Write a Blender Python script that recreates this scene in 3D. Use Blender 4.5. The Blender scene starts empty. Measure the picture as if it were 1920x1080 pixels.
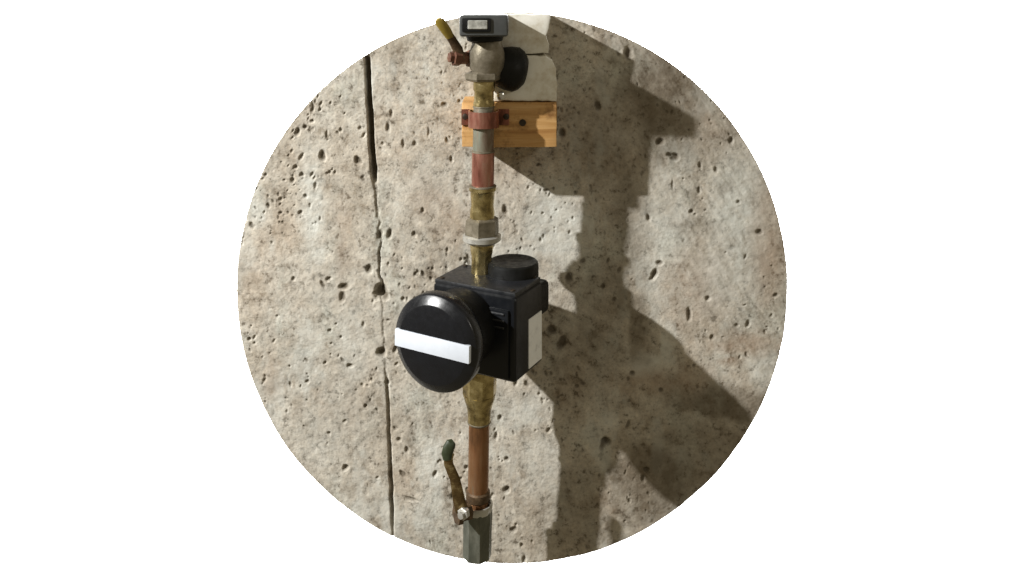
import bpy, bmesh, math, random
import numpy as np
from mathutils import Vector, Matrix

scene = bpy.context.scene
COL = scene.collection
R = math.radians

# ------------------------------------------------------------------ camera, world, lamps
D = 0.80            # camera to wall, metres
CZ = 0.27           # camera height above the middle of the wall piece
cam_d = bpy.data.cameras.new("camera")
cam = bpy.data.objects.new("camera", cam_d)
COL.objects.link(cam)
cam.location = (0, -D, CZ)
cam.rotation_euler = (R(90), 0, 0)
cam_d.sensor_width = 36
cam_d.lens = 36 * D / 0.96
cam_d.shift_y = -CZ / 0.96
cam_d.clip_start = 0.01
cam_d.clip_end = 100
scene.camera = cam

world = bpy.data.worlds.new("World")
scene.world = world
world.use_nodes = True
bg = world.node_tree.nodes["Background"]
bg.inputs["Color"].default_value = (1.0, 0.85, 0.55, 1)
bg.inputs["Strength"].default_value = 0.21

def lamp(name, kind, loc, target, energy, color, size):
    d = bpy.data.lights.new(name, kind)
    d.energy = energy
    d.color = color
    if kind == 'AREA':
        d.shape = 'SQUARE'
        d.size = size
    else:
        d.shadow_soft_size = size
    o = bpy.data.objects.new(name, d)
    COL.objects.link(o)
    o.location = loc
    o.rotation_euler = (Vector(target) - Vector(loc)).to_track_quat('-Z', 'Y').to_euler()
    return o

key = lamp("work_lamp", 'SPOT', (-1.80, -1.00, 1.25), (-0.46, 0, 0.18), 505, (1.0, 0.995, 0.97), 0.022)
key.data.spot_size = R(34)
key.data.spot_blend = 1.0
lamp("fill_lamp", 'AREA', (0.85, -1.15, 0.75), (0, 0, 0), 2.2, (1.0, 0.95, 0.85), 0.24)  # added soft fill at front right, gives the pipes their highlight
# two added lamps, unseen behind the round wall piece, whiten the backdrop
lamp("backdrop_lamp", 'AREA', (-0.10, 0.14, 0.0), (-0.45, 0.75, 0), 60, (1, 1, 1), 0.12)
lamp("backdrop_lamp", 'AREA', (0.10, 0.14, 0.0), (0.45, 0.75, 0), 60, (1, 1, 1), 0.12)

scene.view_settings.view_transform = 'Standard'
scene.view_settings.look = 'None'
scene.view_settings.exposure = 0
scene.view_settings.gamma = 1
scene.render.engine = 'CYCLES'

# ------------------------------------------------------------------ helpers
def P(px, py, d=0.0):
    """point at depth d in front of the wall that the photograph shows at px, py"""
    x = (px - 960) / 2000
    z = (540 - py) / 2000
    k = d / D
    return Vector((x * (1 - k), -d, z * (1 - k) + CZ * k))

def S(d):
    return (1 - d / D) / 2000

def obj(name, bm, mat, parent=None, smooth=True, angle=35):
    me = bpy.data.meshes.new(name)
    bmesh.ops.recalc_face_normals(bm, faces=bm.faces)
    bm.to_mesh(me)
    bm.free()
    if smooth:
        me.polygons.foreach_set("use_smooth", [True] * len(me.polygons))
        me.set_sharp_from_angle(angle=R(angle))
    o = bpy.data.objects.new(name, me)
    COL.objects.link(o)
    if mat:
        me.materials.append(mat)
    if parent:
        o.parent = parent
        o.matrix_parent_inverse = Matrix.Translation(-parent.location)
    return o

def thing(name, label, cat, loc, group=None):
    o = bpy.data.objects.new(name, None)
    COL.objects.link(o)
    o.location = loc
    o.empty_display_size = 0.02
    tag(o, label, cat, group)
    return o

def tag(o, label, cat, group=None):
    o["label"] = label
    o["category"] = cat
    if group:
        o["group"] = group

def rings_to_mesh(bm, rings, cap=True):
    vr = [[bm.verts.new(p) for p in ring] for ring in rings]
    n = len(vr[0])
    for a, b in zip(vr[:-1], vr[1:]):
        for i in range(n):
            bm.faces.new((a[i], a[(i + 1) % n], b[(i + 1) % n], b[i]))
    if cap:
        bm.faces.new(vr[0])
        bm.faces.new(list(reversed(vr[-1])))
    return bm

def cx(py):
    return 908 - (py - 150) * 12 / 800

def stack_bm(profile, d, n=40, phase=0.0, xoff=0.0, bm=None):
    """vertical turned piece: profile of (row in the photograph, radius in photograph pixels)"""
    bm = bm or bmesh.new()
    rings = []
    for py, r in profile:
        dd = d + 0.002 - (py - 150) * 0.0000165      # the run leans towards the wall at its foot
        c = P(cx(py) + xoff, py, dd)
        rr = r * S(dd)
        rings.append([(c.x + rr * math.cos(2 * math.pi * i / n + phase), c.y + rr * math.sin(2 * math.pi * i / n + phase), c.z) for i in range(n)])
    return rings_to_mesh(bm, rings)

def lathe_bm(profile, origin, axis, n=64, bm=None):
    """profile of (along axis, radius) in metres"""
    bm = bm or bmesh.new()
    axis = Vector(axis).normalized()
    a = axis.orthogonal().normalized()
    b = axis.cross(a)
    rings = []
    for t, r in profile:
        c = Vector(origin) + axis * t
        rings.append([c + a * (r * math.cos(2 * math.pi * i / n)) + b * (r * math.sin(2 * math.pi * i / n)) for i in range(n)])
    return rings_to_mesh(bm, rings)

def box_bm(center, u, v, w, su, sv, sw, bevel=0.0, seg=2, bm=None):
    bm = bm or bmesh.new()
    m = Matrix((Vector(u), Vector(v), Vector(w))).transposed().to_4x4()
    m = Matrix.Translation(center) @ m @ Matrix.Diagonal((su, sv, sw, 1))
    ret = bmesh.ops.create_cube(bm, size=1.0, matrix=m)
    if bevel:
        es = {e for vv in ret['verts'] for e in vv.link_edges}
        bmesh.ops.bevel(bm, geom=list(es), offset=bevel, segments=seg, affect='EDGES', profile=0.6)
    return bm

def tube_bm(pts, radii, n=16, squash=1.0, side=Vector((1, 0, 0)), bm=None):
    """swept tube through points, squash flattens it along its second axis"""
    bm = bm or bmesh.new()
    pts = [Vector(p) for p in pts]
    rings = []
    for i, p in enumerate(pts):
        t = (pts[min(i + 1, len(pts) - 1)] - pts[max(i - 1, 0)]).normalized()
        a = (side - t * side.dot(t)).normalized()
        b = t.cross(a)
        r = radii[i]
        rings.append([p + a * (r * math.cos(2 * math.pi * k / n)) + b * (r * squash * math.sin(2 * math.pi * k / n)) for k in range(n)])
    return rings_to_mesh(bm, rings)

X, Y, Z = Vector((1, 0, 0)), Vector((0, 1, 0)), Vector((0, 0, 1))

# ------------------------------------------------------------------ materials
def new_mat(name):
    m = bpy.data.materials.new(name)
    m.use_nodes = True
    nt = m.node_tree
    return m, nt, nt.nodes["Principled BSDF"]

def noise(nt, scale, detail=5, rough=0.6, coord='Object', stretch=None):
    tc = nt.nodes.new("ShaderNodeTexCoord")
    n = nt.nodes.new("ShaderNodeTexNoise")
    n.inputs["Scale"].default_value = scale
    n.inputs["Detail"].default_value = detail
    n.inputs["Roughness"].default_value = rough
    if stretch:
        mp = nt.nodes.new("ShaderNodeMapping")
        mp.inputs["Scale"].default_value = stretch
        nt.links.new(tc.outputs[coord], mp.inputs["Vector"])
        nt.links.new(mp.outputs["Vector"], n.inputs["Vector"])
    else:
        nt.links.new(tc.outputs[coord], n.inputs["Vector"])
    return n.outputs["Fac"]

def ramp(nt, fac, stops):
    r = nt.nodes.new("ShaderNodeValToRGB")
    el = r.color_ramp.elements
    while len(el) < len(stops):
        el.new(0.5)
    for e, (p, c) in zip(el, stops):
        e.position = p
        e.color = (c[0], c[1], c[2], 1) if isinstance(c, tuple) else (c, c, c, 1)
    nt.links.new(fac, r.inputs["Fac"])
    return r.outputs["Color"]

def mix(nt, fac, a, b, mode='MIX'):
    m = nt.nodes.new("ShaderNodeMix")
    m.data_type = 'RGBA'
    m.blend_type = mode
    for s, v in ((m.inputs[0], fac), (m.inputs[6], a), (m.inputs[7], b)):
        if isinstance(v, (int, float)):
            s.default_value = v
        elif isinstance(v, tuple):
            s.default_value = (*v, 1)
        else:
            nt.links.new(v, s)
    return m.outputs[2]

def bump(nt, p, height, strength, dist):
    b = nt.nodes.new("ShaderNodeBump")
    b.inputs["Strength"].default_value = strength
    b.inputs["Distance"].default_value = dist
    nt.links.new(height, b.inputs["Height"])
    nt.links.new(b.outputs["Normal"], p.inputs["Normal"])

def worn(name, stops, scale, metallic, rough, bump_s=0.15, stretch=None, rough_var=0.15):
    m, nt, p = new_mat(name)
    f = noise(nt, scale, 6, 0.65, stretch=stretch)
    nt.links.new(ramp(nt, f, stops), p.inputs["Base Color"])
    p.inputs["Metallic"].default_value = metallic
    g = noise(nt, scale * 2.3, 4, 0.6, stretch=stretch)
    nt.links.new(ramp(nt, g, [(0.3, max(rough - rough_var, 0.05)), (0.7, rough + rough_var)]), p.inputs["Roughness"])
    if bump_s:
        bump(nt, p, noise(nt, scale * 6, 4, 0.6, stretch=stretch), bump_s, 0.001)
    return m

M_black = worn("black_plastic", [(0.3, (0.0035, 0.004, 0.0055)), (0.7, (0.006, 0.007, 0.009))], 90, 0, 0.34, 0.03, None, 0.06)
M_black.node_tree.nodes["Principled BSDF"].inputs["Specular IOR Level"].default_value = 0.32
M_black_matt = worn("matt_black_plastic", [(0.3, (0.004, 0.0045, 0.0045)), (0.7, (0.007, 0.007, 0.007))], 90, 0, 0.5, 0.05)
M_black_matt.node_tree.nodes["Principled BSDF"].inputs["Specular IOR Level"].default_value = 0.25
M_grey_plastic = worn("charcoal_plastic", [(0.3, (0.045, 0.049, 0.05)), (0.7, (0.075, 0.078, 0.078))], 80, 0, 0.5, 0.05)
M_knob = worn("glossy_black_plastic", [(0.3, (0.0035, 0.004, 0.006)), (0.7, (0.006, 0.007, 0.010))], 90, 0, 0.27, 0.03, None, 0.05)
M_lid = worn("dark_grey_plastic", [(0.3, (0.010, 0.011, 0.013)), (0.7, (0.017, 0.018, 0.021))], 90, 0, 0.40, 0.04)
M_white_plastic = worn("white_plastic", [(0.3, (0.56, 0.60, 0.67)), (0.7, (0.64, 0.68, 0.75))], 60, 0, 0.4, 0.03)
M_sticker = worn("paper_sticker", [(0.30, (0.62, 0.63, 0.65)), (0.45, (0.84, 0.86, 0.88)), (0.7, (0.90, 0.91, 0.92))], 120, 0, 0.6, 0.03)
M_window = worn("meter_window", [(0.36, (0.20, 0.20, 0.18)), (0.5, (0.38, 0.38, 0.35)), (0.65, (0.58, 0.58, 0.54))], 130, 0, 0.3, 0.0)
M_copper = worn("copper", [(0.30, (0.10, 0.04, 0.025)), (0.43, (0.34, 0.13, 0.095)), (0.56, (0.50, 0.25, 0.19)), (0.70, (0.42, 0.37, 0.30))], 55, 0.8, 0.30, 0.1, (1, 1, 0.25))
M_patina = worn("tarnished_copper", [(0.30, (0.13, 0.06, 0.035)), (0.47, (0.24, 0.21, 0.16)), (0.6, (0.25, 0.29, 0.24)), (0.75, (0.40, 0.20, 0.13))], 50, 0.55, 0.5, 0.1, (1, 1, 0.3))
M_brown_copper = worn("brown_copper", [(0.32, (0.11, 0.055, 0.025)), (0.46, (0.26, 0.125, 0.055)), (0.56, (0.30, 0.17, 0.09)), (0.66, (0.22, 0.22, 0.17))], 45, 0.7, 0.4, 0.1, (1, 1, 0.25))
M_brass = worn("brass", [(0.30, (0.10, 0.08, 0.035)), (0.42, (0.30, 0.23, 0.10)), (0.55, (0.52, 0.42, 0.20)), (0.72, (0.70, 0.60, 0.36))], 75, 0.9, 0.25, 0.12)
M_bronze = worn("dull_bronze", [(0.3, (0.11, 0.095, 0.065)), (0.5, (0.19, 0.165, 0.12)), (0.72, (0.30, 0.265, 0.21))], 75, 0.55, 0.5, 0.25)
M_zinc = worn("zinc_plate", [(0.3, (0.38, 0.37, 0.34)), (0.7, (0.62, 0.61, 0.57))], 80, 0.6, 0.4, 0.15)
M_galv = worn("dark_galvanised_steel", [(0.3, (0.06, 0.065, 0.05)), (0.5, (0.12, 0.125, 0.10)), (0.72, (0.24, 0.24, 0.20))], 60, 0.5, 0.5, 0.25, (1, 1, 0.4))
M_rust = worn("rusty_steel", [(0.3, (0.03, 0.018, 0.009)), (0.5, (0.075, 0.045, 0.022)), (0.72, (0.17, 0.11, 0.06))], 90, 0.4, 0.55, 0.3)
M_lever = worn("worn_brass_lever", [(0.34, (0.05, 0.03, 0.012)), (0.5, (0.14, 0.09, 0.035)), (0.62, (0.36, 0.28, 0.14))], 75, 0.7, 0.38, 0.2)
M_redrust = worn("red_rust", [(0.3, (0.07, 0.022, 0.013)), (0.7, (0.18, 0.085, 0.05))], 90, 0.3, 0.6, 0.3)
M_grip_yellow = worn("yellow_vinyl", [(0.3, (0.22, 0.155, 0.02)), (0.7, (0.36, 0.26, 0.045))], 60, 0, 0.45, 0.05)
M_grip_green = worn("dark_green_vinyl", [(0.3, (0.018, 0.024, 0.010)), (0.7, (0.04, 0.05, 0.024))], 60, 0, 0.45, 0.05)
M_white_board = worn("white_painted_board", [(0.32, (0.30, 0.25, 0.17)), (0.43, (0.58, 0.53, 0.43)), (0.56, (0.74, 0.72, 0.65)), (0.75, (0.82, 0.81, 0.76))], 38, 0, 0.5, 0.2)
M_steel = worn("bright_steel", [(0.3, (0.6, 0.6, 0.6)), (0.7, (0.8, 0.8, 0.8))], 80, 0.9, 0.25, 0.05)
M_dark_screw = worn("dark_screw", [(0.3, (0.03, 0.022, 0.016)), (0.7, (0.07, 0.055, 0.04))], 120, 0.6, 0.5, 0.1)

def wood_mat():
    m, nt, p = new_mat("pine_wood")
    f = noise(nt, 26, 5, 0.6, stretch=(0.5, 1, 6))
    g = noise(nt, 140, 4, 0.6, stretch=(0.12, 1, 3))
    c = ramp(nt, f, [(0.32, (0.40, 0.20, 0.06)), (0.5, (0.56, 0.32, 0.115)), (0.7, (0.66, 0.42, 0.19))])
    c2 = ramp(nt, g, [(0.35, (0.78, 0.72, 0.62)), (0.65, (1.0, 1.0, 1.0))])
    w = noise(nt, 34, 5, 0.7)
    c3 = ramp(nt, w, [(0.36, (0.38, 0.30, 0.22)), (0.50, (1.0, 1.0, 1.0))])
    nt.links.new(mix(nt, 0.8, mix(nt, 0.8, c, c2, 'MULTIPLY'), c3, 'MULTIPLY'), p.inputs["Base Color"])
    p.inputs["Roughness"].default_value = 0.65
    bump(nt, p, g, 0.25, 0.001)
    return m
M_wood = wood_mat()

def backdrop_mat():
    m, nt, p = new_mat("white_paper")
    f = noise(nt, 4, 3, 0.5)
    nt.links.new(ramp(nt, f, [(0.3, (0.86, 0.86, 0.86)), (0.7, (0.9, 0.9, 0.9))]), p.inputs["Base Color"])
    p.inputs["Roughness"].default_value = 0.9
    return m

def attr(nt, name):
    a = nt.nodes.new("ShaderNodeAttribute")
    a.attribute_name = name
    return a.outputs["Fac"]

def concrete_mat():
    m, nt, p = new_mat("old_concrete")
    big = noise(nt, 9, 6, 0.6)
    mid = noise(nt, 60, 5, 0.7)
    fine = noise(nt, 420, 3, 0.7)
    c = ramp(nt, big, [(0.30, (0.370, 0.340, 0.292)), (0.5, (0.432, 0.403, 0.355)), (0.70, (0.472, 0.450, 0.405))])
    med = noise(nt, 125, 5, 0.72)
    c = mix(nt, 0.9, c, ramp(nt, mid, [(0.35, (0.52, 0.48, 0.43)), (0.44, (0.93, 0.92, 0.90)), (0.55, (1.04, 1.04, 1.03)), (0.67, (1.26, 1.27, 1.27))]), 'MULTIPLY')
    c = mix(nt, 0.9, c, ramp(nt, med, [(0.36, (0.30, 0.275, 0.235)), (0.44, (0.95, 0.95, 0.95)), (0.66, (1.20, 1.19, 1.17))]), 'MULTIPLY')
    c = mix(nt, 0.9, c, ramp(nt, fine, [(0.30, (0.72, 0.69, 0.65)), (0.46, (1.0, 1.0, 1.0)), (0.66, (1.12, 1.10, 1.07))]), 'MULTIPLY')
    tint = noise(nt, 22, 5, 0.65, stretch=(1, 1, 0.6))
    c = mix(nt, 0.85, c, ramp(nt, tint, [(0.34, (0.76, 0.69, 0.63)), (0.44, (0.97, 0.94, 0.91)), (0.54, (1.0, 1.0, 1.0)), (0.66, (1.02, 1.09, 1.12))]), 'MULTIPLY')
    c = mix(nt, attr(nt, "lime"), c, (0.60, 0.61, 0.57))
    c = mix(nt, attr(nt, "rust"), c, (0.31, 0.215, 0.145))
    c = mix(nt, attr(nt, "shade_stain"), c, (0.105, 0.080, 0.050))  # painted shadow along with stain and grime
    c = mix(nt, attr(nt, "dirt"), c, (0.085, 0.068, 0.046))
    nt.links.new(c, p.inputs["Base Color"])
    p.inputs["Roughness"].default_value = 0.88
    p.inputs["Specular IOR Level"].default_value = 0.25
    bump(nt, p, mix(nt, 0.5, med, fine), 0.55, 0.0014)
    return m

# ------------------------------------------------------------------ the setting
def vnoise(x, y, scale, seed, octaves=4, gain=0.5):
    """smooth value noise in -1..1 on arrays x, y (metres); scale is the cell size of the first octave"""
    rng = np.random.default_rng(seed)
    out = np.zeros_like(x)
    amp, tot = 1.0, 0.0
    for _ in range(octaves):
        g = rng.uniform(-1, 1, (256, 256))
        u, v = x / scale + 300.37, y / scale + 300.71
        i, j = np.floor(u).astype(int), np.floor(v).astype(int)
        fu, fv = u - i, v - j
        fu, fv = fu * fu * (3 - 2 * fu), fv * fv * (3 - 2 * fv)
        a, b = g[i % 256, j % 256], g[(i + 1) % 256, j % 256]
        c, d = g[i % 256, (j + 1) % 256], g[(i + 1) % 256, (j + 1) % 256]
        out += amp * ((a * (1 - fu) + b * fu) * (1 - fv) + (c * (1 - fu) + d * fu) * fv)
        tot += amp
        amp *= gain
        scale *= 0.5
    return out / tot

def sstep(a, b, t):
    t = np.clip((t - a) / (b - a), 0, 1)
    return t * t * (3 - 2 * t)

def build_wall():
    N = 660
    RAD = 0.258
    t = np.linspace(-1, 1, N)
    U, V = np.meshgrid(t, t, indexing='ij')
    x = (U * np.sqrt(1 - V * V / 2)).ravel() * RAD
    z = (V * np.sqrt(1 - U * U / 2)).ravel() * RAD
    px, py = x * 2000 + 960, 540 - z * 2000          # photograph rows and columns, used as a ruler
    rng = np.random.default_rng(11)
    wx = vnoise(x, z, 0.012, 5, 3) * 0.0016
    wz = vnoise(x, z, 0.012, 6, 3) * 0.0016
    # broad and fine unevenness of the cast surface
    h = vnoise(x, z, 0.11, 1, 3) * 0.0022 + vnoise(x, z, 0.018, 2, 4, 0.6) * 0.00055
    h += vnoise(x, z, 0.0045, 3, 3, 0.7) * 0.00028
    # rough dragged patches towards the right
    drag = vnoise(x * 0.8 + z * 0.6, (z * 0.8 - x * 0.6) * 0.25, 0.008, 21, 3, 0.6)
    h += drag * 0.0010 * sstep(1060, 1130, px) * (0.35 + 0.65 * sstep(-0.1, 0.3, vnoise(x, z, 0.07, 22, 2)))
    dirt = np.zeros_like(x)
    # the joint between two shutter boards
    ly = np.array([40, 100, 200, 300, 400, 450, 550, 640, 720, 850, 1000, 1060])
    lx = np.array([685, 688, 693, 699, 708, 712, 716, 719, 726, 731, 737, 739])
    line = np.interp(py, ly, lx) + vnoise(x, z, 0.01, 9, 3) * (1.5 + 4.0 * sstep(300, 380, py) * (1 - sstep(660, 720, py)))
    wid = np.interp(py, [40, 240, 320, 345, 440, 470, 540, 570, 690, 715, 900, 960, 1000, 1060], [4.6, 5.2, 5.0, 3.2, 2.0, 1.9, 2.0, 2, 2, 2.4, 3.2, 3.2, 2.0, 1.6])
    dep = np.interp(py, [40, 240, 320, 345, 440, 470, 540, 570, 690, 715, 900, 960, 1000, 1060], [.008, .008, .008, .0012, .0007, .0018, .0022, .0003, .0004, .0014, .003, .003, .0008, .0006])
    s = 1 - sstep(0.65, 1.35, np.abs(px - line) / wid)
    h -= s * dep
    dirt = np.maximum(dirt, s * np.clip(dep / 0.004, 0, 1) * 0.95)
    # the board left of the joint stands a little proud
    h += 0.0007 * (1 - sstep(-8, 4, px - line))
    # blow holes left by air in the pour
    holes = [(1266, 294, 10, 8, .2), (1256, 290, 6, 5, 0), (1371, 264, 6, 7, 0), (1228, 512, 8, 11, .5), (1236, 492, 7, 5, .2), (1222, 520, 6, 5, 0), (1119, 197, 7, 12, -.4),
             (1344, 318, 4, 6, 0), (1296, 395, 6, 6, 0), (1310, 356, 4, 7, 0), (1384, 378, 4, 4, 0), (1262, 345, 3, 10, .1), (1238, 268, 9, 7, 0), (1424, 435, 6, 6, .3),
             (714, 546, 13, 15, 0), (722, 555, 8, 9, 0), (646, 536, 10, 7, 0), (641, 556, 6, 11, .2), (703, 548, 5, 4, 0), (714, 662, 10, 10, 0), (657, 684, 7, 5, 0), (616, 815, 4, 4, 0), (681, 608, 3, 6, 0),
             (585, 202, 4, 11, 0), (733, 214, 4, 9, .2), (727, 238, 5, 9, 0), (757, 272, 4, 11, 0), (777, 270, 4, 7, 0), (802, 248, 3, 11, 0), (832, 197, 7, 5, 0), (672, 302, 7, 9, -.4), (574, 238, 5, 5, 0), (558, 248, 6, 8, .3), (606, 292, 7, 11, 0),
             (637, 245, 4, 5, 0), (612, 252, 3, 10, 0), (778, 440, 5, 6, 0), (729, 440, 6, 11, .2), (711, 440, 6, 12, .1), (948, 392, 6, 10, 0), (556, 312, 5, 5, 0), (497, 328, 4, 4, 0), (552, 522, 4, 5, 0), (617, 522, 6, 5, 0), (694, 505, 6, 10, 0),
             (937, 783, 5, 7, 0), (931, 818, 4, 8, 0), (950, 920, 8, 7, 0), (963, 991, 5, 6, 0), (982, 1048, 5, 7, 0), (950, 860, 5, 5, 0), (647, 875, 7, 6, 0), (770, 935, 16, 4, .4), (1052, 640, 8, 17, .4), (1034, 618, 10, 9, 0), (1135, 825, 11, 9, .5), (1152, 560, 5, 5, 0), (1066, 520, 8, 12, 0),
             (1290, 590, 6, 14, 0), (1325, 560, 5, 5, 0), (1455, 555, 6, 5, 0), (1130, 830, 6, 14, .3), (1210, 880, 6, 7, 0), (1185, 700, 6, 6, 0), (1090, 720, 6, 4, 0), (1240, 730, 5, 5, 0), (1178, 100, 9, 14, 0), (1055, 250, 8, 10, 0)]
    named = len(holes)
    cand = rng.uniform(-1, 1, (6000, 2)) * RAD
    dens = vnoise(cand[:, 0], cand[:, 1], 0.06, 31, 3)
    made = 0
    for (qa, qb), dn in zip(cand, dens):
        if made > 820:
            break
        qx, qy = 960 + qa * 2000, 540 - qb * 2000
        if rng.random() > max(0.02, 0.20 + 2.2 * dn):
            continue
        if (qx > 1040 and rng.random() < 0.45) or (qy > 800 and qx < 800 and rng.random() < 0.5):
            continue
        q = rng.uniform(1.5, 3.2) if rng.random() < 0.82 else rng.uniform(3.2, 5.2)
        holes.append((qx, qy, q, q * rng.uniform(0.8, 2.2), rng.uniform(-0.6, 0.6)))
        made += 1
    ox, oy = px + wx * 2600, py + wz * 2600
    for q_, (hx, hy, a, b, rot) in enumerate(holes):
        a, b = (a * 0.92, b * 0.92) if q_ < named else (a * 0.85, b * 0.85)
        m = np.nonzero((np.abs(px - hx) < 30) & (np.abs(py - hy) < 30))[0]
        dx, dy = ox[m] - hx, oy[m] - hy
        ca, sa = math.cos(rot), math.sin(rot)
        q = np.sqrt(((dx * ca + dy * sa) / a) ** 2 + ((-dx * sa + dy * ca) / b) ** 2)
        f = 1 - sstep(0.35, 1.3, q)
        h[m] -= f * min(a, b) / 2000 * 0.8
        dirt[m] = np.maximum(dirt[m], f * min(0.9, 0.34 + min(a, b) * 0.085))
    # lime runs, rust tints, brown stains; the dark blobs also paint shadow
    def blob(cxp, cyp, a, b, soft, seed, warp=14, rot=0.0):
        dx = px - cxp + vnoise(x, z, 0.02, seed, 4, 0.6) * warp
        dy = py - cyp + vnoise(x, z, 0.02, seed + 1, 4, 0.6) * warp
        ca, sa = math.cos(rot), math.sin(rot)
        q = np.sqrt(((dx * ca + dy * sa) / a) ** 2 + ((-dx * sa + dy * ca) / b) ** 2)
        return 1 - sstep(1 - soft, 1 + soft, q)
    grain = 0.6 + 0.4 * vnoise(x, z, 0.007, 40, 3, 0.6)
    lime = np.zeros_like(x)
    for b, k in ((blob(585, 400, 20, 115, .8, 50), .75), (blob(655, 640, 26, 90, .9, 52), .5), (blob(600, 790, 70, 80, 1, 54), .35), (blob(1385, 420, 46, 140, .9, 56), .85), (blob(1345, 520, 42, 60, .9, 58), .75),
                 (blob(1215, 685, 34, 18, .7, 60), .9), (blob(1430, 690, 22, 36, .8, 62), .6), (blob(1045, 425, 52, 62, .6, 64, 24), .75), (blob(985, 480, 40, 26, .8, 65), .5), (blob(985, 770, 45, 40, .7, 61, 24), .6), (blob(1010, 870, 40, 60, .8, 63, 24), .45), (blob(775, 350, 60, 45, 1, 66), .3), (blob(1240, 420, 55, 90, .8, 68, 24), .5), (blob(600, 540, 60, 60, 1, 69), .25)):
        lime = np.maximum(lime, np.minimum(b * k * grain * 1.25, 0.9))
    rust = np.zeros_like(x)
    for b, k in ((blob(800, 375, 28, 34, .9, 70), .55), (blob(838, 400, 30, 45, .9, 72), .4), (blob(505, 712, 15, 34, .9, 74), .6), (blob(1400, 645, 70, 18, .9, 76), .85), (blob(1370, 682, 22, 10, .9, 78), .7), (blob(1260, 712, 80, 26, .9, 80), .7),
                 (blob(1300, 540, 50, 70, .9, 82), .6), (blob(1440, 470, 30, 110, .8, 83), .7), (blob(1330, 240, 60, 40, 1, 85), .4), (blob(500, 500, 60, 60, 1, 84), .25), (blob(1290, 110, 60, 60, 1, 86), .3), (blob(640, 460, 14, 90, .9, 88), .35), (blob(1460, 470, 26, 90, 1, 90), .45)):
        rust = np.maximum(rust, b * k * grain)
    shade_stain = np.zeros_like(x)  # extends the cast shadows in colour, together with wet brown stain
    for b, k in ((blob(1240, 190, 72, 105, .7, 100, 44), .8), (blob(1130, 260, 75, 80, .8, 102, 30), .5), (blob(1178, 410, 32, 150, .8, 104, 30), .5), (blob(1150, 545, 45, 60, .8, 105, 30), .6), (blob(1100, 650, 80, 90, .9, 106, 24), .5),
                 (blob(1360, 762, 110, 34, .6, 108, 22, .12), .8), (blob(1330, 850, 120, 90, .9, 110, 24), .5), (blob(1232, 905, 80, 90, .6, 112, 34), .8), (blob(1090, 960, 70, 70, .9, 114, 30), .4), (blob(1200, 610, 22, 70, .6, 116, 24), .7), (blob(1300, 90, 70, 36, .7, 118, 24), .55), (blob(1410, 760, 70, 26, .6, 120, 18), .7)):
        shade_stain = np.maximum(shade_stain, b * k * (0.78 + 0.22 * sstep(0.35, 0.75, grain)))
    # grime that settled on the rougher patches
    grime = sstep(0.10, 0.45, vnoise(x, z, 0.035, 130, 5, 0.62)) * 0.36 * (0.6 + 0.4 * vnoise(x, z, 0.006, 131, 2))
    shade_stain = np.maximum(shade_stain, grime * (0.7 + 0.5 * sstep(1000, 1100, px)))
    chalk = sstep(0.12, 0.5, vnoise(x * 1.3, z * 0.7, 0.04, 140, 5, 0.6)) * 0.75
    lime = np.maximum(lime, chalk * grain)
    y = -h
    co = np.stack([x, y, z], 1)
    idx = np.arange(N * N).reshape(N, N)
    quads = np.stack([idx[:-1, :-1], idx[1:, :-1], idx[1:, 1:], idx[:-1, 1:]], -1).reshape(-1, 4)
    # rim and back of the slab
    rim = np.concatenate([idx[:-1, 0], idx[-1, :-1], idx[1:, -1][::-1], idx[0, 1:][::-1]])
    n0 = len(co)
    back = co[rim].copy()
    back[:, 1] = 0.06
    co = np.concatenate([co, back, [[0, 0.06, 0]]])
    k = len(rim)
    a = np.arange(k)
    b = (a + 1) % k
    side = np.stack([rim[b], rim[a], n0 + a, n0 + b], -1)
    tris = np.stack([n0 + b, n0 + a, np.full(k, n0 + k)], -1)
    loops = np.concatenate([quads.ravel(), side.ravel(), tris.ravel()])
    counts = np.concatenate([np.full(len(quads) + k, 4), np.full(k, 3)])
    me = bpy.data.meshes.new("wall")
    me.vertices.add(len(co))
    me.vertices.foreach_set("co", co.astype(np.float32).ravel())
    me.loops.add(len(loops))
    me.loops.foreach_set("vertex_index", loops.astype(np.int32))
    me.polygons.add(len(counts))
    me.polygons.foreach_set("loop_start", np.concatenate([[0], np.cumsum(counts)[:-1]]).astype(np.int32))
    sm = np.zeros(len(counts), bool)
    sm[:len(quads)] = True
    me.polygons.foreach_set("use_smooth", sm)
    me.update(calc_edges=True)
    pad = np.zeros(k + 1)
    for nm, v in (("dirt", dirt), ("lime", lime), ("rust", rust), ("shade_stain", shade_stain)):
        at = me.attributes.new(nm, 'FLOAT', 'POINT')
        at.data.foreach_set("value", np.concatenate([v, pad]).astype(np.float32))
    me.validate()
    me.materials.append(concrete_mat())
    o = bpy.data.objects.new("wall", me)
    COL.objects.link(o)
    o["kind"] = "structure"
    o["label"] = "round piece of pitted beige concrete wall with a dark vertical joint"

build_wall()

bd = obj("backdrop", box_bm(Vector((0, 0.78, 0)), X, Y, Z, 8, 0.02, 5), backdrop_mat(), smooth=False)
bd["kind"] = "structure"
bd["label"] = "plain white backdrop behind the round concrete"

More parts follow.
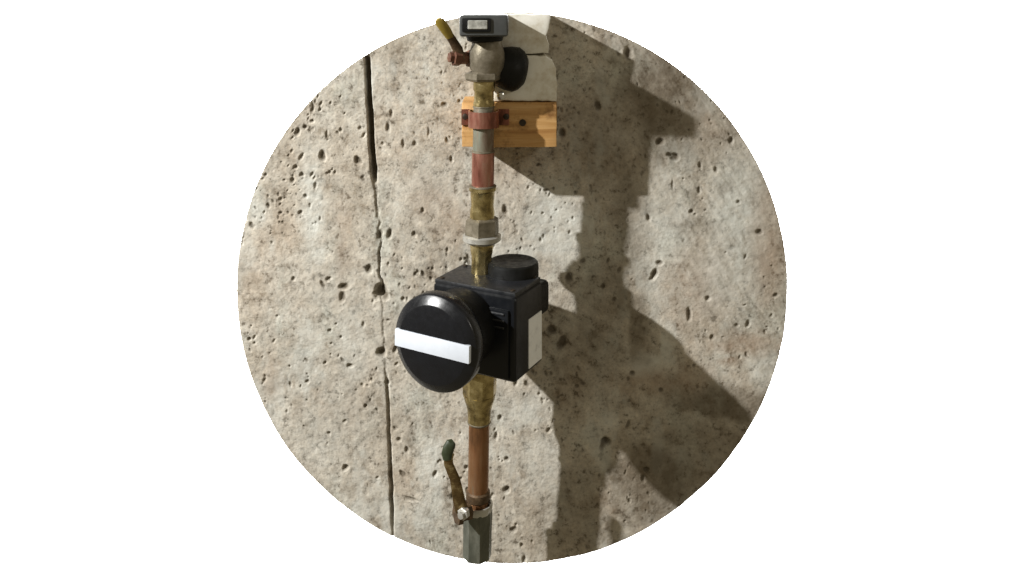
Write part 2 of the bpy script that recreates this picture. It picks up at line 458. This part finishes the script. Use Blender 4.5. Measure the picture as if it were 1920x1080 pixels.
# ------------------------------------------------------------------ wooden block and white boards on the wall
PD = 0.060                                # depth of the pipe's axis
def slab(name, x0, y0, x1, y1, d, mat, bevel, parent=None, back=0.0, jitter=0.0, seed=0):
    """board lying on the wall, front face at depth d between two photograph corners"""
    a, b = P(x0, y0, d), P(x1, y1, d)
    c = (a + b) / 2
    c.y = -(d + back) / 2
    bm = box_bm(c, X, Y, Z, abs(b.x - a.x), d - back, abs(a.z - b.z), bevel, 2)
    if jitter:
        rr = random.Random(seed)
        bmesh.ops.subdivide_edges(bm, edges=[e for e in bm.edges if e.calc_length() > 0.03], cuts=5)
        for v in bm.verts:
            v.co += Vector((rr.uniform(-1, 1), 0.4 * rr.uniform(-1, 1), rr.uniform(-1, 1))) * jitter
    return obj(name, bm, mat, parent)

wb = slab("wood_block", 866, 192, 1044, 276, 0.047, M_wood, 0.0012, back=-0.002, jitter=0.0004, seed=3)
tag(wb, "short pine wood block on the concrete behind the copper pipe", "wood block")
kn = obj("screw_hole", lathe_bm([(0, 0.0030), (0.0006, 0.0030), (0.0008, 0.0018), (0.0008, 0.0004)], P(980, 230, 0.0472), -Y, 20), M_dark_screw, wb)
def prism(name, outline, d, mat, back=-0.002, bevel=0.0012, seed=0, parent=None):
    """board with a ragged outline given as photograph corners of its front face at depth d"""
    rr = random.Random(seed)
    pts = []
    for k, (ax_, ay_) in enumerate(outline):
        bx_, by_ = outline[(k + 1) % len(outline)]
        m = max(1, int(math.hypot(bx_ - ax_, by_ - ay_) / 9))
        for q in range(m):
            t = q / m
            pts.append(P(ax_ + (bx_ - ax_) * t + rr.uniform(-1, 1), ay_ + (by_ - ay_) * t + rr.uniform(-1, 1), d))
    bm = bmesh.new()
    f = bm.faces.new([bm.verts.new(p) for p in pts])
    ex = bmesh.ops.extrude_face_region(bm, geom=[f])
    for v in [g for g in ex['geom'] if isinstance(g, bmesh.types.BMVert)]:
        v.co.y = -back
    front = [e for e in bm.edges if all(abs(v.co.y + d) < 1e-6 for v in e.verts)]
    bmesh.ops.bevel(bm, geom=front, offset=bevel, segments=2, affect='EDGES', profile=0.5)
    return obj(name, bm, mat, parent)
b1 = prism("mounting_board", [(930, 27), (1032, 27), (1029, 52), (1024, 68), (1030, 84), (1027, 99), (985, 101), (930, 98)], 0.043, M_white_board, seed=4)
tag(b1, "off-white painted board at the very top behind the black meter", "board", "white boards behind the top valve")
b2 = prism("mounting_board", [(926, 107), (985, 104), (1022, 105), (1035, 114), (1043, 130), (1045, 160), (1044, 190), (926, 190)], 0.045, M_white_board, seed=5, bevel=0.002)
tag(b2, "off-white painted board resting on top of the pine wood block", "board", "white boards behind the top valve")
sc = obj("screw", lathe_bm([(0, 0.0034), (0.0012, 0.0034), (0.002, 0.002), (0.002, 0.0003)], P(939, 179, 0.0452), -Y, 20), M_steel, b2)

# strap that holds the pipe on the block
ps = thing("pipe_strap", "copper pipe strap screwed to the pine wood block", "pipe strap", P(905, 222, 0.047))
rO = 26 * S(PD)
bm = bmesh.new()
ring_pts = []
c0 = P(cx(222), 222, PD)
zt, zb = P(0, 208, PD).z, P(0, 238, PD).z
prof = []
prof.append((c0.x - 0.020, -0.0474))
prof.append((c0.x - rO, -0.0474))
for i in range(17):
    a = math.pi - math.pi * i / 16
    prof.append((c0.x + rO * math.cos(a), -PD - rO * math.sin(a)))
prof.append((c0.x + rO, -0.0474))
prof.append((c0.x + 0.022, -0.0474))
th = 0.0014
def offset_poly(pr, t):
    out = []
    for i, p in enumerate(pr):
        a, b = pr[max(i - 1, 0)], pr[min(i + 1, len(pr) - 1)]
        tx, ty = b[0] - a[0], b[1] - a[1]
        l = math.hypot(tx, ty) or 1
        out.append((p[0] + ty / l * t, p[1] - tx / l * t))
    return out
po = offset_poly(prof, th)
vs = []
for (ax, ay), (bx, by) in zip(prof, po):
    vs.append([bm.verts.new((ax, ay, zt)), bm.verts.new((ax, ay, zb)), bm.verts.new((bx, by, zb)), bm.verts.new((bx, by, zt))])
for p, q in zip(vs[:-1], vs[1:]):
    for i in range(4):
        bm.faces.new((p[i], p[(i + 1) % 4], q[(i + 1) % 4], q[i]))
bm.faces.new(vs[0]); bm.faces.new(list(reversed(vs[-1])))
obj("band", bm, M_copper, ps)
for sx, mm in ((-0.0165, M_dark_screw), (0.0195, M_dark_screw)):
    obj("screw", lathe_bm([(0, 0.0028), (0.001, 0.0027), (0.0016, 0.0014), (0.0016, 0.0002)], Vector((c0.x + sx, -0.0486, c0.z)), -Y, 16), mm, ps)

# ------------------------------------------------------------------ upper pipe run
up = thing("water_pipe", "upper copper water pipe with brass coupling and grey union nut", "pipe", P(cx(520), 520, PD), "vertical copper pipes")
obj("brass_tail", stack_bm([(140, 19), (150, 20), (152, 20.5), (168, 20.5), (172, 18.5), (188, 18.5), (192, 20), (200, 20), (202, 17)], PD), M_brass, up)
obj("tarnished_tube", stack_bm([(199, 19.6), (240, 19.6), (284, 19.6)], PD), M_patina, up)
obj("copper_tube", stack_bm([(284, 20.5), (286, 21), (320, 21.2), (352, 21)], PD), M_copper, up)
obj("coupling", stack_bm([(348, 22), (350, 25), (356, 25.5), (359, 23), (372, 22), (385, 21), (392, 22), (397, 23), (408, 23), (412, 20)], PD), M_brass, up)
obj("union_nut", stack_bm([(407, 25), (411, 32), (430, 33), (438, 33), (441, 30)], PD, 6, 0.35), M_bronze, up, angle=20)
obj("union_collar", stack_bm([(439, 31), (441, 36), (449, 36), (452, 31), (455, 27)], PD), M_zinc, up)
obj("adapter", stack_bm([(452, 21), (458, 22), (470, 21), (480, 19), (500, 19), (520, 20), (560, 20), (600, 24), (690, 24)], PD), M_brass, up)

for py, rad in ((200, 20.6), (284, 21.6), (349, 25.6), (411, 22.0)):
    obj("solder_bead", stack_bm([(py - 2.2, rad - 1.6), (py - 1.2, rad), (py + 0.8, rad + 0.3), (py + 2.0, rad - 1.6)], PD), M_bronze, up)
# ------------------------------------------------------------------ top valve
tv = thing("ball_valve", "bronze ball valve at the top with yellow lever handle", "valve", P(910, 150, PD), "ball valves on the pipe")
obj("valve_body", stack_bm([(66, 22), (72, 27), (84, 29), (98, 33), (112, 34), (126, 32), (136, 27), (142, 25)], PD, 32, xoff=4), M_bronze, tv)
obj("hex_end", stack_bm([(134, 28), (137, 34), (147, 34), (151, 30), (153, 22)], PD, 6, 0.2, xoff=-2), M_bronze, tv, angle=20)
ax = P(842, 107, PD + 0.012) - P(895, 110, PD)
obj("stem", lathe_bm([(0, 0.0075), (0.006, 0.0075), (0.0065, 0.0055), (0.013, 0.0055), (0.0135, 0.0072), (0.0195, 0.0072), (0.020, 0.0045), (0.0235, 0.0045), (0.0238, 0.001)], P(889, 110, PD), ax, 6), M_redrust, tv, angle=20)
hp = [P(862, 112, PD + .009), P(858, 92, PD + .010), P(850, 78, PD + .014), P(842, 66, PD + .018), P(835, 56, PD + .021)]
hd = obj("lever", tube_bm(hp, [.0048, .0045, .0040, .0038, .0038], 12, 0.45), M_rust, tv)
gp = [P(844, 70, PD + .017), P(838, 60, PD + .020), P(830, 48, PD + .023), P(824, 40, PD + .0255), P(820, 36, PD + .027)]
obj("grip", tube_bm(gp, [.0036, .0044, .0047, .0046, .0026], 14, 0.5), M_grip_yellow, hd)
# black cap on the right of the body
ax2 = Vector((0.9, 0.15, -0.18))
obj("side_cap", lathe_bm([(-0.004, 0.016), (0.010, 0.0195), (0.017, 0.020), (0.0215, 0.0175), (0.0255, 0.0125), (0.0265, 0.003)], P(932, 124, PD - 0.014), ax2, 40), M_black_matt, tv)

# meter on top of the valve
wm = thing("water_meter", "black square meter head with a pale window at the top", "water meter", P(908, 70, PD))
md = PD + 0.030
a, b = P(861, 28, md), P(953, 69, md)
cc = (a + b) / 2
cc.y = -(md + PD - 0.022) / 2
obj("housing", box_bm(cc, X, Y, Z, b.x - a.x, md - PD + 0.022, a.z - b.z, 0.003, 3), M_grey_plastic, wm)
a, b = P(866, 34, md + .002), P(920, 60, md + .002)
c2 = (a + b) / 2; c2.y = -md - 0.0002
obj("window_frame", box_bm(c2, X, Y, Z, b.x - a.x, 0.003, a.z - b.z, 0.001, 2), M_black_matt, wm)
a, b = P(877, 38, md + .002), P(914, 55, md + .002)
c2 = (a + b) / 2; c2.y = -md - 0.0012
obj("window", box_bm(c2, X, Y, Z, b.x - a.x, 0.002, a.z - b.z, 0.0005, 1), M_window, wm)
obj("neck", stack_bm([(60, 34), (66, 36), (76, 33), (79, 27)], PD, 32), M_black_matt, wm)

# ------------------------------------------------------------------ the black shut-off actuator
A = R(28)
u = Vector((math.cos(A), -math.sin(A), 0))
n = Vector((-math.sin(A), -math.cos(A), 0))
W, H, T = 0.080, 0.0695, 0.050
tr = P(967, 559, 0.112)                       # front top right corner of the housing
fc = tr - u * W / 2 - Z * H / 2               # middle of the front face
va = thing("valve_actuator", "black motorised shutoff device clamped on the pipe with round knob", "valve actuator", fc - n * T / 2 - Z * H / 2)
hc = fc - n * T / 2
obj("housing", box_bm(hc, u, n, Z, W, T, H, 0.004, 3), M_black, va)
obj("lid", box_bm(hc + Z * (H / 2 + 0.0012), u, n, Z, W * 0.97, T * 0.94, 0.0040, 0.0012, 2), M_lid, va)
obj("front_panel", box_bm(fc + n * 0.0008 - Z * 0.004, u, n, Z, W * 0.86, 0.0036, H * 0.8, 0.0014, 2), M_black, va)
for k in range(3):
    obj("ridge", box_bm(fc + n * 0.0030 + Z * (0.0205 - 0.0055 * k) + u * 0.014, u, n, Z, 0.034, 0.0016, 0.0018, 0.0005, 1), M_lid, va)
obj("side_label", box_bm(hc + u * (W / 2 + 0.0002) - n * 0.0095 - Z * 0.0105, u, n, Z, 0.0012, 0.024, 0.041, 0.0003, 1), M_sticker, va)
for sx in (-1, 1):
    for sy in (-1, 1):
        obj("lid_screw", lathe_bm([(0, 0.0021), (0.0007, 0.0021), (0.0012, 0.0014), (0.0009, 0.0007), (0.0009, 0.0001)], hc + u * (sx * 0.034) + n * (sy * 0.019) + Z * (H / 2 + 0.0030), Z, 14), M_dark_screw, va)
# knob
kl = 0.049
kr = 0.0386
ko = fc - u * 0.0085 + Z * 0.0048
knob = obj("knob", lathe_bm([(kl - 0.0185, kr * 0.3), (kl - 0.0185, kr * 0.92), (kl - 0.017, kr * 0.97), (kl - 0.014, kr), (kl - 0.0062, kr), (kl - 0.0048, kr * 0.985), (kl - 0.0042, kr * 0.965), (kl - 0.0004, kr * 0.815), (kl, kr * 0.79), (kl, kr * 0.3), (kl, 0.001)], ko, n, 128), M_knob, va)
obj("knob_neck", lathe_bm([(0.0, kr * 0.80), (kl - 0.018, kr * 0.84)], ko, n, 64), M_black_matt, va)
br = R(-1)
ub = (u * math.cos(br) + Z * math.sin(br)).normalized()
zb_ = n.cross(ub).normalized()
obj("indicator_bar", box_bm(ko + n * (kl - 0.0006) - zb_ * 0.000, ub, n, zb_, kr * 1.80, 0.0036, 0.0138, 0.0010, 2), M_white_plastic, knob)
# clamp drum behind the housing
dd = 0.058
dc = P(962, 500, dd)
dz0, dz1 = P(958, 600, dd).z, P(958, 489, dd).z
hd_ = dz1 - dz0
obj("clamp_drum", lathe_bm([(0, 0.0215), (0.003, 0.0222), (hd_ - 0.003, 0.0222), (hd_ - 0.001, 0.0218), (hd_, 0.0206), (hd_ + 0.0001, 0.0180), (hd_ - 0.001, 0.0150), (hd_ - 0.001, 0.001)], Vector((dc.x, dc.y, dz0)), Z, 56), M_black_matt, va)
obj("clamp_ear", box_bm(P(992, 560, dd + .004), u, n, Z, 0.024, 0.034, 0.028, 0.005, 3), M_black_matt, va)

# ------------------------------------------------------------------ lower pipe run
lp = thing("water_pipe", "lower brown copper pipe under the black device with brass adapter", "pipe", P(cx(945), 945, PD), "vertical copper pipes")
obj("adapter", stack_bm([(690, 30), (700, 32), (735, 32), (742, 30)], PD, 8, 0.2), M_brass, lp, angle=20)
obj("reducer", stack_bm([(738, 30), (746, 29), (756, 25.5), (768, 22.5), (782, 21.5), (790, 21.5), (793, 19)], PD), M_brass, lp)
obj("copper_tube", stack_bm([(788, 19.3), (870, 19.3), (950, 19.3)], PD), M_brown_copper, lp)
obj("collar", stack_bm([(918, 19), (921, 22.5), (934, 22.5), (938, 19)], PD), M_rust, lp)

obj("solder_bead", stack_bm([(788, 20.4), (789.5, 22.2), (791.5, 22.0), (793.5, 20)], PD), M_bronze, lp)
bv = thing("ball_valve", "dark steel ball valve at the bottom with hanging rusty lever", "valve", P(896, 1040, PD), "ball valves on the pipe")
obj("socket", stack_bm([(956, 26), (950, 27.5), (944, 27.8), (942, 27), (942, 24.5), (944, 23.5), (956, 22.5), (957, 16)], PD, 48), M_zinc, bv)
obj("valve_body", stack_bm([(953, 22), (954, 27.2), (968, 28), (980, 27.5), (1000, 27), (1030, 27), (1041, 27)], PD, 8, 0.2), M_galv, bv, angle=20)
obj("stem", lathe_bm([(0, 0.0065), (0.009, 0.0065), (0.0092, 0.0085), (0.0135, 0.0085), (0.014, 0.003)], P(882, 958, PD + .006), Vector((-0.85, -0.45, 0.05)), 6), M_rust, bv, angle=20)
lv = obj("lever", tube_bm([P(874, 968, PD + .012), P(866, 958, PD + .015), P(861, 940, PD + .017), P(857, 918, PD + .0175), P(853, 898, PD + .018), P(846, 882, PD + .019), P(841, 870, PD + .020), P(841, 858, PD + .020), P(845, 848, PD + .019)],
                          [.0058, .0060, .0054, .0048, .0044, .0042, .0040, .0038, .0034], 14, 0.34), M_lever, bv)
obj("grip", tube_bm([P(839, 862, PD + .0205), P(838, 852, PD + .0205), P(841, 840, PD + .020), P(846, 831, PD + .0195), P(850, 827, PD + .0185)], [.0036, .0047, .0049, .0044, .0024], 14, 0.5), M_grip_green, lv)
obj("lever_nut", lathe_bm([(0, 0.0052), (0.004, 0.0052), (0.0045, 0.0040), (0.0045, 0.0030), (0.0075, 0.0030), (0.0078, 0.0005)], P(872, 960, PD + .016), Vector((-0.5, -0.86, 0.05)), 6), M_zinc, bv, angle=20)
